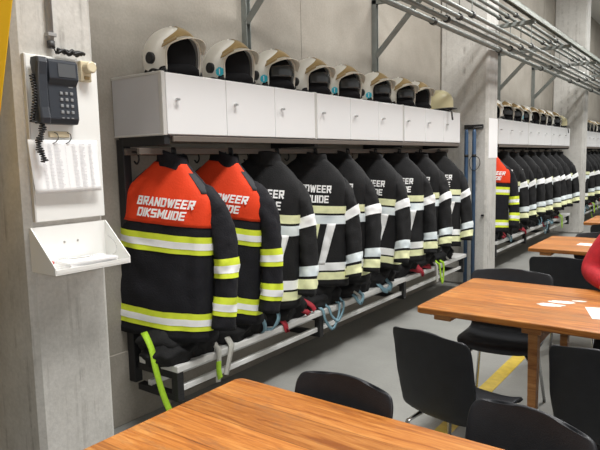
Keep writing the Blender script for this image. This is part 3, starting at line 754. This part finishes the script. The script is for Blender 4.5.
MB().tube([(.0,-.008,.025),(.0,.012,.028)], .007, 10).build('pen_cap', M['red_plastic'], t, smooth=True)
pc = catmull([(.0,.012,.028),(-.01,.05,.034),(.01,.09,.034),(-.01,.14,.034),(.02,.19,.034),(.035,.24,.03),(.03,.275,.04),(.0,.29,.075),(-.04,.285,.10)], 12)
m = MB()
for i in range(0, len(pc)-1):
    p, q = pc[i], pc[i+1]
    if i % 2 == 0: m.tube([p, p.lerp(q, .5), q], [.0012,.0026,.0012], 6)
    else: m.tube([p, q], .001, 5)
m.build('bead_chain', M['steel'], t, smooth=True)
MB().tube([(.045,.06,.040),(.05,.10,.0405),(.052,.135,.041)], [.002,.004,.004], 8).build('pen_body', M['shelf'], t, smooth=True)
# intercom / buzzer box
t = thing('buzzer_box', 'ivory wall box with round cap right of the telephone', 'wall box', (FX+.0165, 1.402, 1.80))
MB().box(.0, .022, 0, .048, 0, .082).build('housing', M['ivory'], t, bevel=.004)
MB().box(.022, .028, .012, .036, .008, .022).build('terminal', M['gold'], t, bevel=.002)
m = MB(); m.tube([(.022,.028,.055),(.05,.032,.055),(.054,.032,.055)], [.023,.023,.018], 20); m.build('round_cap', M['ivory'], t, smooth=False)
t = thing('conduit_pipe', 'grey vertical conduit running up the near pillar', 'conduit', (FX, 1.295, 1.93))
MB().tube([(.014, 0, 0), (.014, 0, 1.4)], .012, 12).build('pipe', M['conduit'], t, smooth=True)
MB().tube([(.014, 0, -.012), (.014, 0, .014)], .0145, 12).build('end_collar', M['dark_clamp'], t, smooth=True)
for z in (.03, .7): MB().box(.0005, .03, -.018, .018, z, z+.014).build('pipe_clip', M['conduit'], t, bevel=.002)
t = thing('cable_bundle', 'tangle of black cable on top of the white board', 'cable', (FX+.012, 1.315, 1.887))
rnd = random.Random(11)
for k in range(4):
    pts = [Vector((.008+.006*k, -.005+.018*i+rnd.uniform(-.006,.006), .010+.012*abs(sin(i*1.7+k))+rnd.uniform(0,.008))) for i in range(7)]
    MB().tube(catmull(pts, 5), .0065, 7).build('cable', M['black'], t, smooth=True)
MB().tube(catmull([(.012,-.02,.04),(.014,-.012,.02),(.016,.0,.010)], 5), .003, 6).build('cable_end', M['black'], t, smooth=True)
# list on the second pillar, small black switch, blue poles
t = MB().box(.0008, .002, 0, .30, 0, .44).build('wall_notice', M['paper']); t.location = (PX, PY[1]+.05, 1.445)
tag(t, 'white notice sheet stuck on the second pillar', 'paper')
t = MB().box(0, .03, 0, .025, 0, .02).build('wall_switch', M['black'], bevel=.003); t.location = (.50, PY[1]-.0255, .80)
tag(t, 'tiny black switch low on the second pillar', 'switch')
t = thing('pole_bracket', 'black bracket holding blue poles on the second pillar', 'bracket', (.30, PY[1], 1.77))
MB().box(0, .21, -.03, -.001, .0, .045).build('bar', M['black_metal'], t, bevel=.003)
MB().box(.12, .205, -.045, -.03, .012, .02).build('pin', M['steel'], t)
for x in (.045, .125): MB().tube(catmull([(x,-.03,.01),(x,-.075,.008),(x,-.085,-.03),(x,-.075,-.06)], 4), .006, 6).build('hook', M['black_metal'], t)
for k, x in enumerate((.345, .432)):
    t = thing('blue_pole', 'blue steel pole %s' % ('standing against second pillar, left of the pair' if k == 0 else 'with black strap against second pillar, right of the pair'), 'pole', (x, PY[1]-.075, 0), 0, 'blue poles')
    MB().tube([(0,0,.001),(0,0,1.73),(0,0,1.76)], [.021,.021,.014], 14).build('tube', M['blue'], t, smooth=True)
    MB().tube([(0,0,1.46),(0,0,1.49)], .024, 14).build('collar', M['black'], t, smooth=True)
    if k: MB().tube(catmull([(.024,0,1.47),(.06,-.01,1.44),(.07,-.01,1.38),(.04,-.01,1.33),(.0,-.024,1.31),(-.035,-.01,1.34),(-.05,-.01,1.42),(-.024,0,1.47)], 5), .004, 6).build('strap_loop', M['black'], t, smooth=True)
# yellow leaning steel rail at the frame's left edge
a = Vector((.90, .985, 2.16)); bb = Vector((.06, 1.09, 0.02))
d = (a-bb).normalized()
t_y = thing('yellow_rail', 'yellow steel rail sloping in front of the near pillar', 'rail', (.06, 1.02, 0))

# ------------------------------------------------------------------ tables
def make_table(L=2.3, W=.815):
    t = thing('wooden_table', 'x', 'table')
    r = .03; poly = []
    for cx, cy, a0 in ((L-r, W-r, 0), (r, W-r, 90), (r, r, 180), (L-r, r, 270)):
        for k in range(6): poly.append((cx+r*cos(R(a0+18*k)), cy+r*sin(R(a0+18*k))))
    MB().prism(poly, .712, .742).build('table_top', M['wood'], t, bevel=.005)
    for x in (.09, .50, L-.58, L-.17):
        MB().box(x, x+.085, .012, W-.012, .688, .712).build('batten', M['wood_leg'], t, bevel=.004)
    for x in (.515, L-.57):
        for y in (.065, W-.12):
            m = MB(); m.loft([[(x, y, .688), (x+.042, y, .688), (x+.042, y+.055, .688), (x, y+.055, .688)], [(x+.004, y+.004, 0), (x+.036, y+.004, 0), (x+.036, y+.05, 0), (x+.004, y+.05, 0)]])
            m.build('leg', M['wood_leg'], t, bevel=.004)
        MB().box(x+.012, x+.042, .118, W-.118, .62, .688).build('apron', M['wood_leg'], t, bevel=.003)
    MB().box(.568, L-.568, W/2-.03, W/2+.03, .63, .66).build('stretcher', M['wood_leg'], t, bevel=.003)
    return t
tb = make_table()
for k, (x, y, rz, lab) in enumerate(((1.395, .585, .0, 'orange-varnished wooden table in the foreground with worn top'), (1.495, 2.565, .0, 'wooden table with white scuff beside the person in red'),
        (1.45, 4.70, 0, 'wooden table with long paper strip, third from the camera'), (1.475, 6.75, 0, 'wooden table farthest from the camera, beside the third pillar'))):
    o = tb if k == 0 else copy_tree(tb); o.location = (x, y, 0); o.rotation_euler = (0, 0, R(rz)); tag(o, lab, 'table', 'wooden tables in a row')
# things lying on the tables
TZ = .7425
def blotch(name, cx, cy, a, b, seed, rot, m, h=.0008):
    poly = []
    for q in range(40):
        th = 2*PI*q/40; n = 1+.35*noise.noise(Vector((cos(th)*1.6, sin(th)*1.6, seed)))+.2*noise.noise(Vector((cos(th)*5, sin(th)*5, seed)))
        x, y = a*n*cos(th), b*n*sin(th); poly.append((cx+x*cos(rot)-y*sin(rot), cy+x*sin(rot)+y*cos(rot)))
    return MB().prism(poly, TZ, TZ+h).build(name, m)
sc = thing('table_mark', 'white irregular residue on the second wooden table', 'mark', (2.035, 3.0, TZ))  # irregular off-white patches laid flat on the table top
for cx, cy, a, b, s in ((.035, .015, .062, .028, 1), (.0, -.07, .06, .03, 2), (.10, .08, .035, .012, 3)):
    o = blotch('mark_patch', cx, cy, a, b, s, .2, M['patch']); o.location = (0, 0, -TZ); o.parent = sc
t = MB().box(0, .30, 0, .21, 0, .0012).build('paper_sheet', M['paper']); t.location = (2.245, 2.77, TZ); t.rotation_euler = (0, 0, R(18))
tag(t, 'white paper sheet at the right on the second wooden table', 'paper')
t = MB().box(0, .55, 0, .12, 0, .0015).build('paper_strip', M['paper']); t.location = (1.745, 5.02, TZ); t.rotation_euler = (0, 0, R(-4))
tag(t, 'long white paper strip on the third wooden table', 'paper')

# ------------------------------------------------------------------ chairs
def make_chair(W=.40, top=.79, label=''):
    t = thing('shell_chair', 'x', 'chair')
    prof = [(.215,.405),(.205,.428),(.17,.437),(.05,.428),(-.07,.420),(-.14,.424),(-.185,.45),(-.212,.51),(-.228,.58),(-.243,.66),(-.256,top-.06),(-.262,top-.02),(-.264,top)]
    P = catmull([(0, y, z) for y, z in prof], 4); n = len(P)-1
    def sh(i, u):
        s = i/n; p = P[int(i)]
        w = interp(s, [(0,.74),(.06,.83),(.2,.87),(.42,.86),(.55,.86),(.68,.95),(.84,.94),(.91,.88),(.955,.79),(.985,.66),(1,.52)])*W/2
        back = max(0, min(1, (s-.45)/.2)); seat = 1-back
        e = abs(u)**3
        top_drop = .010*abs(u)**2*max(0, (s-.85)/.15)
        return Vector((u*w, p.y+back*(1-max(0, (s-.8)/.2)*.7)*(.026*u*u+.012*e), p.z+seat*.022*e-top_drop))
    MB().grid(lambda i, u: sh(i, u), list(range(n+1)), lin(-1, 1, 16)).build('seat_shell', M['chair'], t, smooth=True, solid=.012, sub=1)
    for sx in (-1, 1):
        MB().tube([(sx*.13, .13, .407), (sx*.165, .17, .37), (sx*.20, .205, .002)], .0095, 10).build('leg', M['chrome'], t, smooth=True)
        MB().tube([(sx*.13, -.10, .40), (sx*.16, -.15, .37), (sx*.20, -.235, .002)], .0095, 10).build('leg', M['chrome'], t, smooth=True)
    m = MB()
    for sx in (-1, 1): m.tube([(sx*.13, .13, .405), (sx*.13, -.10, .398)], .009, 10)
    for y in (.10, -.07): m.tube([(-.16, y, .402), (.16, y, .402)], .008, 10)
    m.build('seat_frame', M['chrome'], t, smooth=True)
    return t
c1 = make_chair(.39, .812); c2 = make_chair(.51, .79)
chairs = [(c1, 1.775, 1.20, 176, 'black shell chair tucked under the far side of the foreground table, left one'),
          (c1, 2.25, 1.27, 163, 'black shell chair tucked under the far side of the foreground table, right one'),
          (c1, 1.85, 2.25, -12, 'black shell chair with chrome legs, back to camera at second table, left one'),
          (c1, 2.40, 2.37, -4, 'black shell chair marked by a white scratch, back to camera at second table'),
          (c2, 1.71, 3.27, 187, 'wide black shell chair facing the camera across the second table'),
          (c2, 2.40, 3.53, 178, 'black shell chair the person in red sits on'),
          (c2, 1.86, 4.35, -3, 'wide black shell chair between second and third tables'),
          (c2, 1.88, 5.32, 182, 'black shell chair on the far side of the third table'),
          (c2, 1.86, 6.53, 0, 'black shell chair on the near side of the farthest table')]
seen = set()
for src, x, y, rz, lab in chairs:
    o = src if src.name not in seen else copy_tree(src); seen.add(src.name)
    o.location = (x, y, 0); o.rotation_euler = (0, 0, R(rz)); tag(o, lab, 'chair', 'black shell chairs')

# ------------------------------------------------------------------ person in a red sweater, seated (mostly beyond the frame)
def skin_mesh(name, joints, edges, m, parent=None, root=0, sub=2):
    me = bpy.data.meshes.new(name); me.from_pydata([j[0] for j in joints], edges, []); me.update()
    o = bpy.data.objects.new(name, me); C.objects.link(o); me.materials.append(m)
    md = o.modifiers.new('skin', 'SKIN'); md.use_smooth_shade = True; md.branch_smoothing = .6
    if not me.skin_vertices: 
        pass
    sv = me.skin_vertices[0].data if me.skin_vertices else None
    if sv:
        for i, j in enumerate(joints): sv[i].radius = j[1] if isinstance(j[1], tuple) else (j[1], j[1]); sv[i].use_root = (i == root)
    d = o.modifiers.new('sub', 'SUBSURF'); d.levels = sub; d.render_levels = sub
    dg = bpy.context.evaluated_depsgraph_get(); dg.update()
    nme = bpy.data.meshes.new_from_object(o.evaluated_get(dg)); nme.name = name
    C.objects.unlink(o); bpy.data.objects.remove(o)
    nme.polygons.foreach_set('use_smooth', [True]*len(nme.polygons))
    if not nme.materials: nme.materials.append(m)
    o = bpy.data.objects.new(name, nme); C.objects.link(o)
    if parent: o.parent = parent
    return o
def make_person():
    t = thing('person', 'person in a red sweater seated at the second table', 'person', (2.385, 3.53, 0))
    # local: faces -y, right arm on -x side
    J = [((0,.03,.54),.125), ((0,.06,.68),.115), ((0,.06,.86),.13), ((0,.05,1.00),.12), ((0,.03,1.10),.055), ((0,.0,1.16),.055),
         ((-.19,.05,1.02),.062), ((-.285,.0,.81),.05), ((-.19,-.17,.785),.038), ((-.12,-.26,.775),.026),
         ((.165,.05,1.03),.06), ((.27,.0,.84),.046), ((.17,-.19,.785),.036), ((.10,-.26,.775),.026),
         ((-.10,-.02,.535),.085), ((-.13,-.36,.53),.062), ((-.14,-.38,.27),.05), ((-.14,-.36,.09),.036), ((-.14,-.46,.045),.035),
         ((.10,-.02,.535),.085), ((.13,-.36,.53),.062), ((.14,-.38,.27),.05), ((.14,-.36,.09),.036), ((.14,-.46,.045),.035)]
    ed = [(0,1),(1,2),(2,3),(3,4),(4,5),(3,6),(6,7),(7,8),(8,9),(3,10),(10,11),(11,12),(12,13),(0,14),(14,15),(15,16),(16,17),(17,18),(0,19),(19,20),(20,21),(21,22),(22,23)]
    def fingers(sg, w):
        wx, wy, wz = w
        dx = -sg*.45; dy = -.9
        base = len(J); J.append(((wx-sg*.02, wy-.045, wz),.024)); ed.append((9 if sg < 0 else 13, base))
    body = skin_mesh('body', J, ed, M['skin'], t)
    # hands with fingers
    m_parts = []
    for sg in (-1, 1):
        wx, wy, wz = (sg*.115, -.265, .772)
        f = Vector((-sg*.35, -.93, 0)).normalized(); sd = Vector((f.y, -f.x, 0))*(-1 if sg < 0 else 1)
        m = MB(); w = Vector((wx, wy, wz))
        m.tube([w-f*.02, w+f*.03, w+f*.075], [.024,.034,.032], 14, flat=.42)
        for k in range(4):
            o = sd*(-.026+.0175*k); l = (.062,.075,.07,.052)[k]
            m.tube([w+f*.06+o, w+f*(.075+l*.4)+o*1.05+Vector((0,0,.006)), w+f*(.075+l*.75)+o*1.05, w+f*(.07+l)+o*1.05-Vector((0,0,.010))], [.0095,.009,.008,.006], 8)
        m.tube([w+f*.01-sd*.025, w+f*.04-sd*.05, w+f*.072-sd*.055], [.012,.010,.007], 8)
        m_parts.append(m)
    # head
    hm = MB(); hc = Vector((0,-.015,1.265))
    def hd(th, v):
        q = -PI/2+PI*v; r = cos(q); z = sin(q)
        x = .074*r*cos(th); y = .095*r*sin(th); zz = .122*z
        if z < 0: x *= 1+.12*z*abs(z); y *= (1-.10*abs(z)) if y > 0 else 1
        fr = max(0, -sin(th))
        y -= .020*fr**8*math.exp(-((zz+.018)/.02)**2)       # nose
        y += .010*fr**4*math.exp(-((zz-.012)/.012)**2)*(abs(cos(th)) > .15)
        y -= .006*fr**6*math.exp(-((zz+.058)/.010)**2)      # lips
        return hc+Vector((x, y, zz))
    hm.grid(lambda u, v: hd(2*PI*u, v), lin(0,1,40), lin(0.01,.99,30))
    for sg in (-1, 1):
        hm.tube([hc+Vector((sg*.072,.012,-.03)), hc+Vector((sg*.084,.018,-.005)), hc+Vector((sg*.084,.02,.02)), hc+Vector((sg*.074,.012,.03))], [.006,.012,.013,.006], 8)
    # one continuous body mesh: join head and hands into it
    bm = bmesh.new(); bm.from_mesh(body.data)
    for mm in [hm]+m_parts:
        vv = [bm.verts.new(v) for v in mm.v]
        for fc in mm.f:
            try: bm.faces.new([vv[i] for i in fc])
            except ValueError: pass
    bmesh.ops.recalc_face_normals(bm, faces=bm.faces)
    for f_ in bm.faces: f_.smooth = True
    bm.to_mesh(body.data); bm.free()
    MB().grid(lambda u, v: hc+(hd(2*PI*u, .52+.47*v)-hc)*1.07+Vector((0,.012,.006)), lin(0,1,36), lin(0,1,14)).build('hair', M['hair'], t, smooth=True, solid=.006)
    for sg in (-1, 1):
        MB().tube([hc+Vector((sg*.03,-.082,.012)), hc+Vector((sg*.03,-.089,.012))], [.011,.007], 10).build('eye', M['eye'], t, smooth=True)
    # clothes a little larger than the body
    up = [0,1,2,3,4,6,7,8,10,11,12]; mp = {k: i for i, k in enumerate(up)}
    J2 = [(J[k][0], J[k][1]+(.016 if k not in (4,8,12) else .010)) for k in up]
    J2[mp[4]] = ((0,.035,1.105),.07)
    J2[mp[8]] = ((-.155,-.215,.787),.043); J2[mp[12]] = ((.155,-.215,.787),.043)
    skin_mesh('sweater', J2, [(mp[a], mp[b]) for a, b in ed if a in mp and b in mp], M['sweater'], t)
    lo = [0,14,15,16,17,19,20,21,22]; mp = {k: i for i, k in enumerate(lo)}
    skin_mesh('trousers', [(J[k][0], J[k][1]+.013) for k in lo], [(mp[a], mp[b]) for a, b in ed if a in mp and b in mp], M['cloth_b'], t)
    for sg in (-1, 1):
        MB().loft([[Vector((sg*.14+.046*k*cos(a)*(1 if sin(a) < .3 else .9), -.42+.135*k*sin(a), z)) for a in [2*PI*q/24 for q in range(24)]] for k, z in ((.96,.001),(1,.02),(.96,.05),(.75,.085),(.4,.10))]).build('shoe', M['black'], t, smooth=True)
    return t
make_person()

# yellow rail geometry (world points taken relative to its base)
base = Vector((.06, 1.02, 0))
P0 = Vector((.045, 1.02, .32)); P1 = Vector((.983, 1.00, 2.64))
dd = (P1-P0).normalized(); sx = Vector((dd.z, 0, -dd.x)).normalized(); sy = Vector((0, 1, 0))
m = MB()
for hw, hd_ in ((.06, .03),):
    rg = []
    for p in (P0, P1):
        p = p-base; rg.append([p-sx*hw-sy*hd_, p+sx*hw-sy*hd_, p+sx*hw+sy*hd_, p-sx*hw+sy*hd_])
    m.loft(rg)
m.build('rail_bar', M['yellow_paint'], t_y, bevel=.006)
MB().box(-.0595, -.035, -.06, .06, .20, .48).build('wall_plate', M['yellow_paint'], t_y, bevel=.004)

# ------------------------------------------------------------------ light and camera
w = bpy.data.worlds.new('World'); scn.world = w; w.use_nodes = True
bg = w.node_tree.nodes['Background']; bg.inputs['Color'].default_value = (1, .995, .985, 1); bg.inputs['Strength'].default_value = .44
def area(name, loc, rot, sx, sy, e, col=(1,.992,.975)):
    l = bpy.data.lights.new(name, 'AREA'); l.shape = 'RECTANGLE'; l.size = sx; l.size_y = sy; l.energy = e; l.color = col
    o = bpy.data.objects.new(name, l); C.objects.link(o); o.location = loc; o.rotation_euler = rot
    return o
for y in (1.75, 5.4, 9.5, 14):
    area('ceiling_lamp', (2.1, y, ROOF-.05), (0, 0, 0), .7, 1.7, 165)
f_ = bpy.data.lights.new('added_fill', 'AREA'); f_.size = .08; f_.energy = 12; f_.color = (1, .98, .96)  # fill light added at the camera to brighten the reflective strips
cam = bpy.data.cameras.new('Camera'); cam.sensor_width = 36; cam.lens = 34.8; cam.clip_start = .02
co = bpy.data.objects.new('Camera', cam); C.objects.link(co)
f = Vector((-0.58978693, 0.79984922, -0.11132208)); r = Vector((0.80608105, 0.59142315, -0.02126011)); u = Vector((-0.04883357, 0.10227356, 0.99355694))
mt = Matrix((( r.x, u.x, -f.x, 2.6953), (r.y, u.y, -f.y, 0), (r.z, u.z, -f.z, 1.4674), (0,0,0,1)))
co.matrix_world = mt; scn.camera = co
fo = bpy.data.objects.new('added_fill', f_); C.objects.link(fo); fo.matrix_world = Matrix.Translation((0, 0, .06)) @ mt
scn.view_settings.view_transform = 'Standard'; scn.view_settings.look = 'None'; scn.view_settings.gamma = 1; scn.view_settings.exposure = 0.07
scn.view_settings.use_curve_mapping = False
